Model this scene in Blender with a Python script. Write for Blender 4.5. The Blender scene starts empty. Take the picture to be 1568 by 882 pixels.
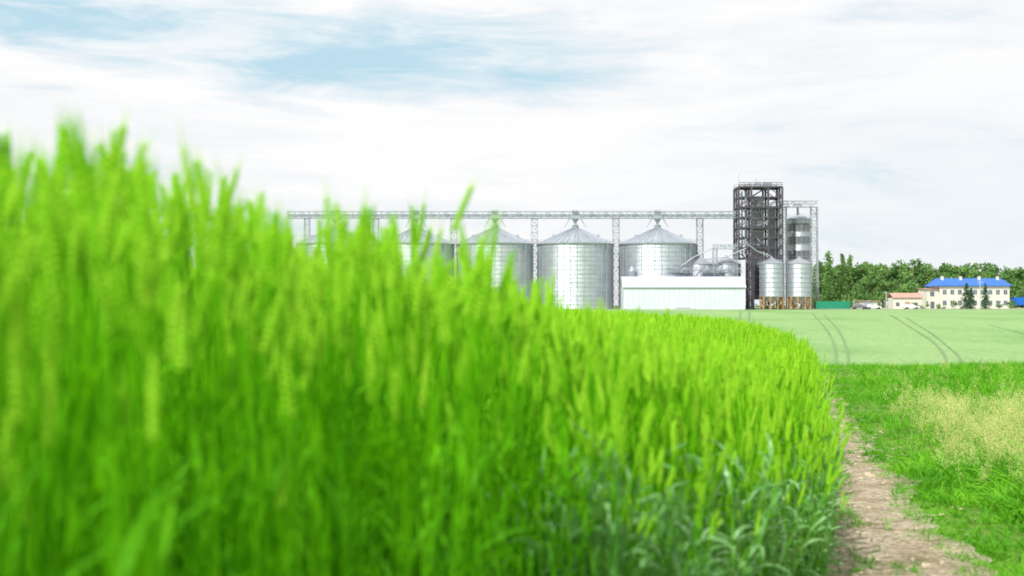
import bpy, math, random
import numpy as np
from mathutils import Vector, Matrix
R=random.Random(7)
E=1.5; F=2178.0
def WX(px,d): return (px-784)/F*d
def WZ(py,d): return (468-py)/F*d+E
scene=bpy.context.scene
scene.view_settings.view_transform='Standard'
try: scene.view_settings.look='None'
except: pass
scene.view_settings.exposure=0; scene.view_settings.gamma=1

# ------------------------------------------------ terrain
KY=[-400,-5,1.5,2.5,3.5,5,6.8,13,25,37,44,60,95,150,250,395,430,1000,6000]
KZ=[-1.0,-1.02,-1.02,-.975,-1.05,-1.17,-1.30,-1.39,-1.53,-1.64,-1.98,-3.0,-4.3,-4.15,-2.75,-1.0,-0.7,-0.5,-0.2]
KY=np.array(KY,float);KZ=np.array(KZ,float)
sl=np.diff(KZ)/np.diff(KY)
KM=np.zeros(len(KY));KM[0]=sl[0];KM[-1]=sl[-1]
for i in range(1,len(KY)-1):
    a,b=sl[i-1],sl[i]
    KM[i]=0 if a*b<=0 else 2*a*b/(a+b)
def gbase(y):
    y=np.clip(np.asarray(y,float),KY[0],KY[-1])
    i=np.clip(np.searchsorted(KY,y)-1,0,len(KY)-2)
    h=KY[i+1]-KY[i]; t=(y-KY[i])/h
    return ((2*t**3-3*t**2+1)*KZ[i]+(t**3-2*t**2+t)*h*KM[i]+(-2*t**3+3*t**2)*KZ[i+1]+(t**3-t**2)*h*KM[i+1])
def G(x,y):
    x=np.asarray(x,float);y=np.asarray(y,float)
    v=0.2*y+0.2-x
    bank=0.17*np.clip(v,0,1.6)+0.05*np.clip(v-1.6,0,6)
    fade=np.clip((70-y)/28,0,1)
    near=np.clip((45-y)/10,0,1)
    bump=near*(0.012*np.sin(1.7*x+.8*y)+0.010*np.sin(3.1*y-2.3*x)+0.006*np.sin(7.3*x+5.1*y))
    far=np.clip((y-90)/60,0,1)*np.clip((390-y)/100,0,1)*(0.16*np.sin(x/19+y/60)+0.1*np.sin(x/9.+y/23.))
    return gbase(y)+bank*fade+bump+far+E
def g(x,y): return float(G(x,y))

# ------------------------------------------------ materials
def nm(name):
    m=bpy.data.materials.new(name); m.use_nodes=True
    nt=m.node_tree; nt.nodes.clear(); return m,nt
def N(nt,t,**k):
    n=nt.nodes.new(t)
    for a,b in k.items():
        if a.startswith('_'): setattr(n,a[1:],b)
        else: n.inputs[a].default_value=b
    return n
def ramp(nt,stops):
    r=nt.nodes.new('ShaderNodeValToRGB'); cr=r.color_ramp
    while len(cr.elements)<len(stops): cr.elements.new(0.5)
    for e,(p,c) in zip(cr.elements,stops):
        e.position=p; e.color=(*c,1) if len(c)==3 else c
    return r
def mixc(nt,fac,a,b,mode='MIX'):
    m=nt.nodes.new('ShaderNodeMix'); m.data_type='RGBA'; m.blend_type=mode
    L=nt.links
    for sock,v in ((m.inputs[0],fac),(m.inputs[6],a),(m.inputs[7],b)):
        if isinstance(v,bpy.types.NodeSocket): L.new(v,sock)
        elif isinstance(v,(int,float)): sock.default_value=v
        else: sock.default_value=(*v,1)
    return m.outputs[2]
def simple(name,c1,c2=None,scale=1.0,rough=.7,metal=0,bump=0,bscale=None,stretch=(1,1,1),spec=.5):
    m,nt=nm(name); L=nt.links
    o=N(nt,'ShaderNodeOutputMaterial'); p=N(nt,'ShaderNodeBsdfPrincipled',Roughness=rough,Metallic=metal)
    p.inputs['Specular IOR Level'].default_value=spec
    tc=N(nt,'ShaderNodeTexCoord'); mp=N(nt,'ShaderNodeMapping'); mp.inputs['Scale'].default_value=stretch
    L.new(tc.outputs['Object'],mp.inputs[0])
    no=N(nt,'ShaderNodeTexNoise',Scale=scale,Detail=5); L.new(mp.outputs[0],no.inputs['Vector'])
    r=ramp(nt,[(.3,c1),(.7,c2 or tuple(x*.8 for x in c1))]); L.new(no.outputs[0],r.inputs[0])
    L.new(r.outputs[0],p.inputs['Base Color'])
    if bump:
        n2=N(nt,'ShaderNodeTexNoise',Scale=bscale or scale*4,Detail=6); L.new(mp.outputs[0],n2.inputs['Vector'])
        b=N(nt,'ShaderNodeBump',Strength=bump); b.inputs['Distance'].default_value=.02
        L.new(n2.outputs[0],b.inputs['Height']); L.new(b.outputs[0],p.inputs['Normal'])
    L.new(p.outputs[0],o.inputs[0]); return m
def leafmat(name,c1,c2,trans=.35,rough=.5,spec=.4,tc_mul=(1.25,1.1,.6),noise=None,patch=0):
    m,nt=nm(name); L=nt.links
    o=N(nt,'ShaderNodeOutputMaterial'); p=N(nt,'ShaderNodeBsdfPrincipled',Roughness=rough)
    p.inputs['Specular IOR Level'].default_value=spec
    oi=N(nt,'ShaderNodeObjectInfo')
    geo=N(nt,'ShaderNodeNewGeometry')
    if noise:
        no=N(nt,'ShaderNodeTexNoise',Scale=noise,Detail=4); L.new(geo.outputs['Position'],no.inputs['Vector'])
        r0=ramp(nt,[(.38,(0,0,0)),(.62,(1,1,1))]); L.new(no.outputs[0],r0.inputs[0])
        add=N(nt,'ShaderNodeMath',_operation='MULTIPLY_ADD'); L.new(geo.outputs['Random Per Island'],add.inputs[0]); add.inputs[1].default_value=.4
        sc=N(nt,'ShaderNodeMath',_operation='MULTIPLY'); L.new(r0.outputs[0],sc.inputs[0]); sc.inputs[1].default_value=.6
        L.new(sc.outputs[0],add.inputs[2]); fac=add.outputs[0]
    else:
        add=N(nt,'ShaderNodeMath',_operation='ADD'); L.new(geo.outputs['Random Per Island'],add.inputs[0]); L.new(oi.outputs['Random'],add.inputs[1])
        h=N(nt,'ShaderNodeMath',_operation='MULTIPLY'); L.new(add.outputs[0],h.inputs[0]); h.inputs[1].default_value=.5; fac=h.outputs[0]
    c=mixc(nt,fac,c1,c2)
    if patch:
        pn=N(nt,'ShaderNodeTexNoise',Scale=patch,Detail=3); L.new(geo.outputs['Position'],pn.inputs['Vector'])
        pr=ramp(nt,[(.36,(.55,.72,.6)),(.62,(1.05,1.02,1))]); L.new(pn.outputs[0],pr.inputs[0])
        c=mixc(nt,1.,c,pr.outputs[0],'MULTIPLY')
    L.new(c,p.inputs['Base Color'])
    t=N(nt,'ShaderNodeBsdfTranslucent'); c2_=mixc(nt,1.0,c,tc_mul,'MULTIPLY'); L.new(c2_,t.inputs[0])
    mx=N(nt,'ShaderNodeMixShader'); mx.inputs[0].default_value=trans
    L.new(p.outputs[0],mx.inputs[1]); L.new(t.outputs[0],mx.inputs[2]); L.new(mx.outputs[0],o.inputs[0]); return m

M_head=leafmat('wheat_head_green',(.50,.80,.06),(.23,.62,.008),.38,.7,.12)
M_stem=leafmat('wheat_stem_green',(.25,.66,.005),(.13,.50,.004),.4,.65,.12)
M_leaf=leafmat('wheat_leaf_green',(.20,.60,.005),(.07,.36,.006),.45,.6,.15)
M_bleaf=leafmat('wheat_edge_leaf_bluegreen',(.28,.52,.20),(.06,.27,.03),.3,.42,.5)
M_grass=leafmat('verge_grass_green',(.24,.60,.02),(.07,.33,.01),.4,.55,.25,patch=1.1)
M_blond=leafmat('dry_grass_head',(.88,.86,.46),(.62,.70,.25),.3,.8,.1)
M_tree=leafmat('tree_foliage',(.06,.16,.05),(.24,.41,.13),.3,.7,.1,noise=.22)
M_spruce=leafmat('spruce_foliage',(.05,.11,.06),(.10,.19,.09),.2,.6,.2,noise=.6)
M_bark=simple('tree_bark',(.12,.09,.06),(.06,.045,.03),3)
M_white=simple('white_cladding',(.64,.67,.74),(.56,.60,.68),.25,.5)
M_whiteroof=simple('white_roof_sheet',(.50,.55,.62),(.45,.50,.57),.3,.45)
M_cream=simple('cream_plaster',(.72,.69,.62),(.64,.61,.54),.5,.8)
M_blue=simple('blue_roof_metal',(.01,.14,.62),(.01,.11,.52),.6,.4)
M_glass=simple('window_glass',(.10,.12,.15),(.14,.17,.21),.5,.15)
M_dark=simple('dark_steel',(.060,.050,.075),(.10,.085,.11),.4,.55,.2)
M_galv=simple('galvanised_steel',(.44,.47,.52),(.34,.37,.42),.5,.5,.4)
M_galvl=simple('light_steel_truss',(.40,.43,.48),(.32,.35,.40),.5,.5,.3)
M_tankd=simple('tank_dark_band',(.16,.17,.19),(.22,.23,.25),.5,.4,.5)
M_orange=simple('orange_leg_steel',(.52,.34,.14),(.42,.27,.11),.5,.6)
M_green=simple('green_container_paint',(.01,.27,.14),(.01,.22,.12),.5,.5)
M_red=simple('reddish_roof',(.50,.30,.24),(.42,.24,.19),.5,.7)
M_conc=simple('concrete',(.50,.49,.46),(.40,.39,.36),.6,.9)
M_rubber=simple('tyre_rubber',(.02,.02,.02),(.03,.03,.03),5,.8)
M_carw=simple('car_paint_white',(.7,.7,.7),(.66,.66,.66),1,.25)
M_carr=simple('car_paint_grey',(.16,.16,.18),(.13,.13,.15),1,.25)
M_stone=simple('dirt_clod',(.55,.46,.33),(.42,.34,.24),20,.95)
M_tram=simple('tramline_soil',(.12,.21,.08),(.18,.29,.12),.4,.9)
M_straw=simple('dry_straw',(.60,.54,.36),(.42,.40,.22),9,.9)

def silo_mat(name,vert):
    m,nt=nm(name); L=nt.links
    o=N(nt,'ShaderNodeOutputMaterial'); p=N(nt,'ShaderNodeBsdfPrincipled',Roughness=.44 if vert else .5,Metallic=.75 if vert else .6)
    tc=N(nt,'ShaderNodeTexCoord'); sp=N(nt,'ShaderNodeSeparateXYZ'); L.new(tc.outputs['Object'],sp.inputs[0])
    at=N(nt,'ShaderNodeMath',_operation='ARCTAN2'); L.new(sp.outputs[1],at.inputs[0]); L.new(sp.outputs[0],at.inputs[1])
    cb=N(nt,'ShaderNodeCombineXYZ')
    a2=N(nt,'ShaderNodeMath',_operation='MULTIPLY'); L.new(at.outputs[0],a2.inputs[0]); a2.inputs[1].default_value=24/(2*math.pi)
    fl=N(nt,'ShaderNodeMath',_operation='FLOOR'); L.new(a2.outputs[0],fl.inputs[0])
    z2=N(nt,'ShaderNodeMath',_operation='MULTIPLY'); L.new(sp.outputs[2],z2.inputs[0]); z2.inputs[1].default_value=.85
    fz=N(nt,'ShaderNodeMath',_operation='FLOOR'); L.new(z2.outputs[0],fz.inputs[0])
    L.new(fl.outputs[0],cb.inputs[0]); 
    if vert: L.new(fz.outputs[0],cb.inputs[1])
    wn=N(nt,'ShaderNodeTexWhiteNoise'); L.new(cb.outputs[0],wn.inputs['Vector'])
    r=ramp(nt,[(0,(.54,.58,.64)),(1,(.62,.66,.72))] if vert else [(0,(.48,.52,.59)),(1,(.55,.59,.66))]); L.new(wn.outputs['Value'],r.inputs[0])
    no=N(nt,'ShaderNodeTexNoise',Scale=.4,Detail=5); L.new(tc.outputs['Object'],no.inputs['Vector'])
    r2=ramp(nt,[(.3,(.85,.85,.85)),(.7,(1,1,1))]); L.new(no.outputs[0],r2.inputs[0])
    c=mixc(nt,1.0,r.outputs[0],r2.outputs[0],'MULTIPLY'); L.new(c,p.inputs['Base Color'])
    wv=N(nt,'ShaderNodeTexWave',Scale=2.5,_bands_direction='Z'); L.new(tc.outputs['Object'],wv.inputs['Vector'])
    b=N(nt,'ShaderNodeBump',Strength=.5); b.inputs['Distance'].default_value=.06; L.new(wv.outputs[1],b.inputs['Height']); 
    if vert: L.new(b.outputs[0],p.inputs['Normal'])
    L.new(p.outputs[0],o.inputs[0]); return m
M_silo=silo_mat('corrugated_silo_wall',True); M_sroof=silo_mat('silo_roof_sheet',False)

def soil_mat():
    m,nt=nm('dry_path_soil'); L=nt.links
    o=N(nt,'ShaderNodeOutputMaterial'); p=N(nt,'ShaderNodeBsdfPrincipled',Roughness=.95)
    p.inputs['Specular IOR Level'].default_value=.15
    tc=N(nt,'ShaderNodeTexCoord'); P=tc.outputs['Object']
    n1=N(nt,'ShaderNodeTexNoise',Scale=3.2,Detail=9,Roughness=.72); L.new(P,n1.inputs['Vector'])
    r=ramp(nt,[(.32,(.30,.26,.15)),(.47,(.56,.47,.34)),(.66,(.74,.65,.51))]); L.new(n1.outputs[0],r.inputs[0])
    n2=N(nt,'ShaderNodeTexNoise',Scale=40,Detail=6); L.new(P,n2.inputs['Vector'])
    r2=ramp(nt,[(.35,(.56,.54,.48)),(.6,(1,1,1))]); L.new(n2.outputs[0],r2.inputs[0])
    c=mixc(nt,1.,r.outputs[0],r2.outputs[0],'MULTIPLY')
    v=N(nt,'ShaderNodeTexVoronoi',Scale=9,_feature='DISTANCE_TO_EDGE'); 
    nd=N(nt,'ShaderNodeTexNoise',Scale=6); L.new(P,nd.inputs['Vector'])
    va=N(nt,'ShaderNodeVectorMath',_operation='MULTIPLY_ADD'); L.new(nd.outputs['Color'],va.inputs[0]); va.inputs[1].default_value=(.25,.25,.25); L.new(P,va.inputs[2]); L.new(va.outputs[0],v.inputs['Vector'])
    r3=ramp(nt,[(0,(.6,.56,.5)),(.04,(1,1,1))]); L.new(v.outputs['Distance'],r3.inputs[0])
    c=mixc(nt,.8,c,r3.outputs[0],'MULTIPLY')
    L.new(c,p.inputs['Base Color'])
    ad=N(nt,'ShaderNodeMath',_operation='ADD'); L.new(n1.outputs[0],ad.inputs[0]); 
    ml=N(nt,'ShaderNodeMath',_operation='MULTIPLY'); L.new(n2.outputs[0],ml.inputs[0]); ml.inputs[1].default_value=.3; L.new(ml.outputs[0],ad.inputs[1])
    b=N(nt,'ShaderNodeBump',Strength=1.); b.inputs['Distance'].default_value=.10; L.new(ad.outputs[0],b.inputs['Height']); L.new(b.outputs[0],p.inputs['Normal'])
    L.new(p.outputs[0],o.inputs[0]); return m
M_soil=soil_mat()
def ground_mat():
    m,nt=nm('ground_field'); L=nt.links
    o=N(nt,'ShaderNodeOutputMaterial'); p=N(nt,'ShaderNodeBsdfPrincipled',Roughness=.95)
    p.inputs['Specular IOR Level'].default_value=.1
    at=N(nt,'ShaderNodeAttribute',_attribute_name='zone'); tc=N(nt,'ShaderNodeTexCoord'); P=tc.outputs['Object']
    mp=N(nt,'ShaderNodeMapping'); mp.inputs['Scale'].default_value=(.05,.016,.03); mp.inputs['Rotation'].default_value=(0,0,.3); L.new(P,mp.inputs[0])
    n1=N(nt,'ShaderNodeTexNoise',Scale=1,Detail=10,Roughness=.66); L.new(mp.outputs[0],n1.inputs['Vector'])
    r1=ramp(nt,[(.32,(.66,.80,.60)),(.5,(1,1,1)),(.68,(1.12,1.05,1.05))]); L.new(n1.outputs[0],r1.inputs[0])
    c=mixc(nt,1.,at.outputs['Color'],r1.outputs[0],'MULTIPLY')
    n2=N(nt,'ShaderNodeTexNoise',Scale=1.6,Detail=8,Roughness=.75); L.new(P,n2.inputs['Vector'])
    r2=ramp(nt,[(.32,(.52,.64,.50)),(.6,(1.08,1.05,1.05))]); L.new(n2.outputs[0],r2.inputs[0])
    c=mixc(nt,.9,c,r2.outputs[0],'MULTIPLY')
    mp2=N(nt,'ShaderNodeMapping'); mp2.inputs['Rotation'].default_value=(0,0,.12); L.new(P,mp2.inputs[0])
    wv=N(nt,'ShaderNodeTexWave',Scale=.35,Distortion=1.5,_bands_direction='X'); wv.inputs['Detail'].default_value=3; L.new(mp2.outputs[0],wv.inputs['Vector'])
    r3=ramp(nt,[(0,(.91,.94,.90)),(1,(1,1,1))]); L.new(wv.outputs[1],r3.inputs[0])
    c=mixc(nt,1.,c,r3.outputs[0],'MULTIPLY')
    L.new(c,p.inputs['Base Color'])
    b=N(nt,'ShaderNodeBump',Strength=.5); b.inputs['Distance'].default_value=.1; L.new(n2.outputs[0],b.inputs['Height']); L.new(b.outputs[0],p.inputs['Normal'])
    L.new(p.outputs[0],o.inputs[0]); return m
M_ground=ground_mat()

# ------------------------------------------------ mesh builder
class MB:
    def __init__(s): s.v=[];s.f=[];s.m=[];s.mats=[]
    def mi(s,mat):
        if mat not in s.mats: s.mats.append(mat)
        return s.mats.index(mat)
    def add(s,vs,fs,mat):
        o=len(s.v); k=s.mi(mat); s.v.extend(tuple(v) for v in vs)
        for f in fs: s.f.append(tuple(i+o for i in f)); s.m.append(k)
    def box(s,x0,x1,y0,y1,z0,z1,mat):
        s.add([(x0,y0,z0),(x1,y0,z0),(x1,y1,z0),(x0,y1,z0),(x0,y0,z1),(x1,y0,z1),(x1,y1,z1),(x0,y1,z1)],
              [(0,3,2,1),(4,5,6,7),(0,1,5,4),(1,2,6,5),(2,3,7,6),(3,0,4,7)],mat)
    def beam(s,a,b,w,mat,h=None):
        a=Vector(a);b=Vector(b);d=(b-a)
        if d.length<1e-6: return
        d.normalize(); up=Vector((0,0,1)) if abs(d.z)<.95 else Vector((0,1,0))
        u=d.cross(up).normalized()*w/2; v=u.cross(d).normalized()*(h or w)/2
        vs=[a-u-v,a+u-v,a+u+v,a-u+v,b-u-v,b+u-v,b+u+v,b-u+v]
        s.add(vs,[(0,3,2,1),(4,5,6,7),(0,1,5,4),(1,2,6,5),(2,3,7,6),(3,0,4,7)],mat)
    def lathe(s,cx,cy,prof,n,mat,a0=0):
        vs=[];fs=[]
        for r,z in prof:
            for i in range(n):
                a=a0+2*math.pi*i/n; vs.append((cx+r*math.cos(a),cy+r*math.sin(a),z))
        for j in range(len(prof)-1):
            for i in range(n):
                k=(i+1)%n; fs.append((j*n+i,j*n+k,(j+1)*n+k,(j+1)*n+i))
        s.add(vs,fs,mat)
    def tube(s,pts,rad,mat,n=6):
        pts=[Vector(p) for p in pts]; vs=[];fs=[]
        for j,p in enumerate(pts):
            d=(pts[min(j+1,len(pts)-1)]-pts[max(j-1,0)]).normalized()
            up=Vector((0,0,1)) if abs(d.z)<.95 else Vector((0,1,0))
            u=d.cross(up).normalized(); v=u.cross(d); r=rad[j] if isinstance(rad,(list,tuple)) else rad
            for i in range(n):
                a=2*math.pi*i/n; vs.append(p+u*math.cos(a)*r+v*math.sin(a)*r)
        for j in range(len(pts)-1):
            for i in range(n):
                k=(i+1)%n; fs.append((j*n+i,j*n+k,(j+1)*n+k,(j+1)*n+i))
        s.add(vs,fs,mat)
    def obj(s,name,parent=None,loc=(0,0,0),smooth=False,link=True):
        me=bpy.data.meshes.new(name); me.from_pydata(s.v,[],s.f)
        for m in s.mats: me.materials.append(m)
        me.polygons.foreach_set('material_index',s.m)
        if smooth: me.polygons.foreach_set('use_smooth',[True]*len(s.f))
        me.update(); o=bpy.data.objects.new(name,me); o.location=loc
        if link: scene.collection.objects.link(o)
        if parent: o.parent=parent
        return o
def empty(name,loc):
    o=bpy.data.objects.new(name,None); o.location=loc; o.empty_display_size=.5
    scene.collection.objects.link(o); return o

# ------------------------------------------------ ground sheet
def rng(a,b,st): return list(np.arange(a,b,st))
def grow(a,b,st,k=1.25):
    o=[];x=a
    while x<b: o.append(x); st*=k; x+=st
    o.append(b); return o
xs=[-v for v in grow(6,5000,.3)][::-1]+rng(-5.85,15,.15)+grow(15,5000,.3)
ys=[-v for v in grow(2,400,.4)][::-1]+rng(-1.85,44,.15)+rng(44,430,3)+grow(430,6000,4)
X,Y=np.meshgrid(np.array(xs),np.array(ys)); Z=G(X,Y)
nx,ny=len(xs),len(ys)
co=np.stack([X,Y,Z],-1).reshape(-1,3)
idx=np.arange(nx*ny).reshape(ny,nx)
quads=np.stack([idx[:-1,:-1],idx[:-1,1:],idx[1:,1:],idx[1:,:-1]],-1).reshape(-1,4)
me=bpy.data.meshes.new('ground'); me.from_pydata(co.tolist(),[],quads.tolist())
me.materials.append(M_ground); me.polygons.foreach_set('use_smooth',[True]*len(quads))
def edge(y):
    y=np.asarray(y,float)
    e=np.where(y<6.5,-.5+.368*(y-1.5),.2*y+.04+.008*(y-6.5))
    return np.where(y>27,.2*27+.2+.02*(y-27),e)
def pathL(y): return .2*y+np.interp(y,[5,7,13,25,34],[.20,.22,.33,.44,.42])
def pathR(y): return .2*y+np.interp(y,[5,7,10,13,25,34],[.93,.88,.79,.74,.63,.5])
def pathc(y): return .5*(pathL(y)+pathR(y))
xx,yy=co[:,0],co[:,1]
col=np.zeros((len(co),4)); col[:,3]=1
field=np.array([.265,.41,.175]); verge=np.array([.16,.27,.05]); dirt=np.array([.18,.19,.08]); yard=np.array([.34,.38,.24])
t=np.clip((yy-44)/8,0,1)[:,None]
nearc=np.where((xx<edge(yy))[:,None],dirt,verge)
c=nearc*(1-t)+field*t
t2=np.clip((yy-391)/6,0,1)[:,None]; c=c*(1-t2)+yard*t2
t3=np.clip((yy-450)/60,0,1)[:,None]; c=c*(1-t3)+np.array([.12,.22,.08])*t3
col[:,:3]=c
a=me.color_attributes.new('zone','FLOAT_COLOR','POINT'); a.data.foreach_set('color',col.ravel())
go=bpy.data.objects.new('ground',me); scene.collection.objects.link(go)

# path
pm=MB(); vs=[];fs=[];K=14; py=np.arange(-3,33,.06)
for j,y in enumerate(py):
    l=float(pathL(y))-.10+.05*math.sin(y*2.3)+.03*math.sin(y*5.3)
    r=float(pathR(y))+.05+.05*math.sin(y*1.7+2)+.035*math.sin(y*4.1+2)+.02*math.sin(y*11.3)+.012*math.sin(y*23.)
    for i in range(K):
        s=i/(K-1); x=l+(r-l)*s
        dip=-.014*math.sin(math.pi*s)+.004*math.sin(9*x+7*y)
        vs.append((x,y,g(x,y)+.018+dip*.9))
for j in range(len(py)-1):
    for i in range(K-1):
        fs.append((j*K+i,j*K+i+1,(j+1)*K+i+1,(j+1)*K+i))
pm.add(vs,fs,M_soil); pm.obj('dirt_path',smooth=True)

# farm road strip by the yard
fr=MB(); vs=[];fs=[]; rx=np.arange(-260,300,6.)
for x in rx:
    for y in (389.,391.5,394.5): vs.append((x,y,g(x,y)+.06))
for j in range(len(rx)-1):
    for i in range(2): fs.append((j*3+i,(j+1)*3+i,(j+1)*3+i+1,j*3+i+1))
fr.add(vs,fs,M_conc); fr.obj('farm_road')

# tramlines
def hit(px,pyy):
    d=60.
    while d<388:
        if WZ(pyy,d)<=g(WX(px,d),d): break
        d+=.5
    return WX(px,d),d
def catm(P,n=14):
    P=[P[0]]+P+[P[-1]];o=[]
    for i in range(1,len(P)-2):
        for k in range(n):
            t=k/n;a,b,c,d=[np.array(q,float) for q in P[i-1:i+3]]
            o.append(.5*((2*b)+(-a+c)*t+(2*a-5*b+4*c-d)*t*t+(-a+3*b-3*c+d)*t**3))
    o.append(np.array(P[-2],float));return o
tm=MB()
for cv,w in (([(1243,480),(1262,500),(1276,525),(1281,562)],.26),([(1262,482),(1283,505),(1295,530),(1300,562)],.26),
          ([(1362,483),(1400,505),(1435,530),(1453,562)],.28),([(1386,486),(1428,512),(1460,538),(1475,562)],.28),
          ([(1134,477),(1133,488),(1133,498)],.45),([(1148,477),(1147,488),(1147,498)],.45),([(1515,498),(1568,512),(1620,540)],.18)):
    P=[hit(*q) for q in cv]; P=catm(P); vs=[];fs=[]
    for j,q in enumerate(P):
        d=P[min(j+1,len(P)-1)]-P[max(j-1,0)]; d=d/np.linalg.norm(d); nrm=np.array([-d[1],d[0]])*w/2*(.5+.9*R.random())
        for sg in (-1,1):
            z=q+nrm*sg; vs.append((z[0],z[1],g(z[0],z[1])+.05))
    for j in range(len(P)-1): fs.append((2*j,2*j+1,2*j+3,2*j+2))
    tm.add(vs,fs,M_tram)
tm.obj('tractor_tramlines')

# ------------------------------------------------ plants
def ribbon(mb,p0,az,el0,bend,L,w,mat,seg=6,twist=0,rr=None):
    vs=[];fs=[];p=Vector(p0);el=el0;ta=az
    for i in range(seg+1):
        t=i/seg
        d=Vector((math.cos(ta)*math.cos(el),math.sin(ta)*math.cos(el),math.sin(el)))
        side=Vector((-math.sin(ta),math.cos(ta),0)); nrm=d.cross(side)
        tw=twist*t; side=side*math.cos(tw)+nrm*math.sin(tw)
        ww=w*(min(1,.5+2.5*t))*(1-t**2.2)*.5+.0003
        vs+= [p-side*ww,p+side*ww]
        p=p+d*(L/seg); el-=bend/seg
    for i in range(seg): fs.append((2*i,2*i+1,2*i+3,2*i+2))
    mb.add(vs,fs,mat)
def octa(mb,c,d,side,L,w,th,mat):
    d=d.normalized(); s=side.normalized(); t=d.cross(s)
    a=c;b=c+d*L;m=c+d*L*.45
    vs=[a,b,m+s*w,m+t*th,m-s*w,m-t*th]
    mb.add(vs,[(0,3,2),(0,4,3),(0,5,4),(0,2,5),(1,2,3),(1,3,4),(1,4,5),(1,5,2)],mat)
def wheat_plant(mb,r,bx,by,h,leafm,nleaf=3,leafw=.010,head=True,lf=1.,top=.66,droop=1.):
    az=r.uniform(0,6.28);ln=r.uniform(0,.08)*h; lx,ly=math.cos(az)*ln,math.sin(az)*ln
    P=lambda t:Vector((bx+lx*t*t,by+ly*t*t,h*t))
    mb.tube([P(0),P(.35),P(.7),P(1)],[.0026,.0025,.0022,.0016],M_stem,3)
    for k in range(nleaf):
        t=.10+top*(k+r.uniform(-.2,.3))/max(1,nleaf-.2)
        ribbon(mb,P(t),r.uniform(0,6.28),r.uniform(1.1,1.45),r.uniform(.3,1.5)*droop,r.uniform(.13,.22)*lf,leafw*r.uniform(.8,1.2),leafm,5,r.uniform(-1.8,1.8))
    if head:
        d=(P(1)-P(.93)).normalized(); d=(d+Vector((r.uniform(-.28,.28),r.uniform(-.28,.28),0))).normalized()
        ra=r.uniform(0,3.14); s=Vector((math.cos(ra),math.sin(ra),0)); s=(s-d*s.dot(d)).normalized()
        HL=r.uniform(.08,.11); n=8
        for k in range(n*2):
            t=k/(n*2); sg=1 if k%2 else -1
            wv=1.0+.55*math.sin(math.pi*min(1,t*1.05+.1)); c=P(1)+d*HL*t+s*sg*.0016
            dd=(d+s*sg*.33).normalized()
            octa(mb,c,dd,s,.0175,.004*wv,.0058*wv,M_head)
            if k%2==0 or k>8:
                tip=c+dd*.012; ad=(d+s*sg*r.uniform(.06,.2)+d.cross(s)*r.uniform(-.12,.12)).normalized(); q=d.cross(s)*.0006
                AL=r.uniform(.035,.065)
                mb.add([tip-q,tip+q,tip+ad*AL],[(0,1,2)],M_head)
def coll(name,objs):
    c=bpy.data.collections.new(name)
    for o in objs: c.objects.link(o)
    return c
r=random.Random(11); cl=[]
for k in range(12):
    mb=MB()
    for i in range(4):
        wheat_plant(mb,r,r.uniform(-.055,.055),r.uniform(-.055,.055),max(.58,.92-abs(r.gauss(0,.115))),M_leaf)
    cl.append(mb.obj('wheat_clump_%02d'%k,link=False))
C_wheat=coll('wheat_clumps',cl)
cl=[]
for k in range(6):
    mb=MB()
    for i in range(4):
        hh=r.uniform(.32,.70)
        wheat_plant(mb,r,r.uniform(-.06,.06),r.uniform(-.06,.06),hh,M_bleaf,5,.015,hh>.55,.85,.85,2.0)
    cl.append(mb.obj('wheat_leafy_%02d'%k,link=False))
C_leafy=coll('wheat_edge_clumps',cl)
cl=[]
for k in range(6):
    mb=MB()
    for i in range(14):
        a_=r.uniform(0,6.28); rr=r.uniform(0,.07)
        ribbon(mb,(rr*math.cos(a_),rr*math.sin(a_),-.01),r.uniform(0,6.28),r.uniform(.5,1.4),r.uniform(.3,2.0),r.uniform(.08,.26),r.uniform(.006,.012),M_grass,4,r.uniform(-1,1))
    cl.append(mb.obj('grass_tuft_%02d'%k,link=False))
C_grass=coll('grass_tufts',cl)
cl=[]
for k in range(5):
    mb=MB()
    for i in range(5):
        az=r.uniform(0,6.28);h=r.uniform(.3,.58);ln=r.uniform(.03,.16);bx,by=r.uniform(-.06,.06),r.uniform(-.06,.06)
        P=lambda t:Vector((bx+math.cos(az)*ln*t*t,by+math.sin(az)*ln*t*t,h*t))
        mb.tube([P(0),P(.5),P(1)],[.0010,.0009,.0006],M_grass,3)
        for q in range(30):
            t=r.uniform(.70,1.0); spread=.055*(1.05-t)/.37+.004
            c=P(t)+Vector((r.gauss(0,spread*.6),r.gauss(0,spread*.6),r.uniform(0,.02)))
            octa(mb,c,Vector((r.uniform(-.5,.5),r.uniform(-.5,.5),1)),Vector((r.random()-.5,r.random()-.5,.1)),.011,.0024,.0024,M_blond)
        ribbon(mb,P(.15),r.uniform(0,6.28),1.2,1.2,.2,.006,M_grass,4)
    cl.append(mb.obj('seed_grass_%02d'%k,link=False))
C_blond=coll('seed_grass',cl)
cl=[]
for k in range(6):
    mb=MB(); vs=[]
    n=6
    prof=[(0.001,-.4),(.7,-.25),(1,.1),(.75,.5),(.001,.7)]
    mb.lathe(0,0,prof,n,M_stone); mb.v=[(x*r.uniform(.7,1.2),y*r.uniform(.7,1.2),z*r.uniform(.6,1.1)) for x,y,z in mb.v]
    cl.append(mb.obj('clod_%02d'%k,link=False))
for k in range(1):
    mb=MB()
    for q in range(2):
        a_=r.uniform(0,6.28); c_=Vector((r.uniform(-3,3),r.uniform(-3,3),.4)); v_=Vector((math.cos(a_),math.sin(a_),r.uniform(-.05,.08)))*r.uniform(4,9)
        mb.tube([c_-v_*.5,c_+v_*.5],.2,M_straw,3)
    cl.append(mb.obj('straw_%02d'%k,link=False))
C_clod=coll('dirt_clods',cl)

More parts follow.
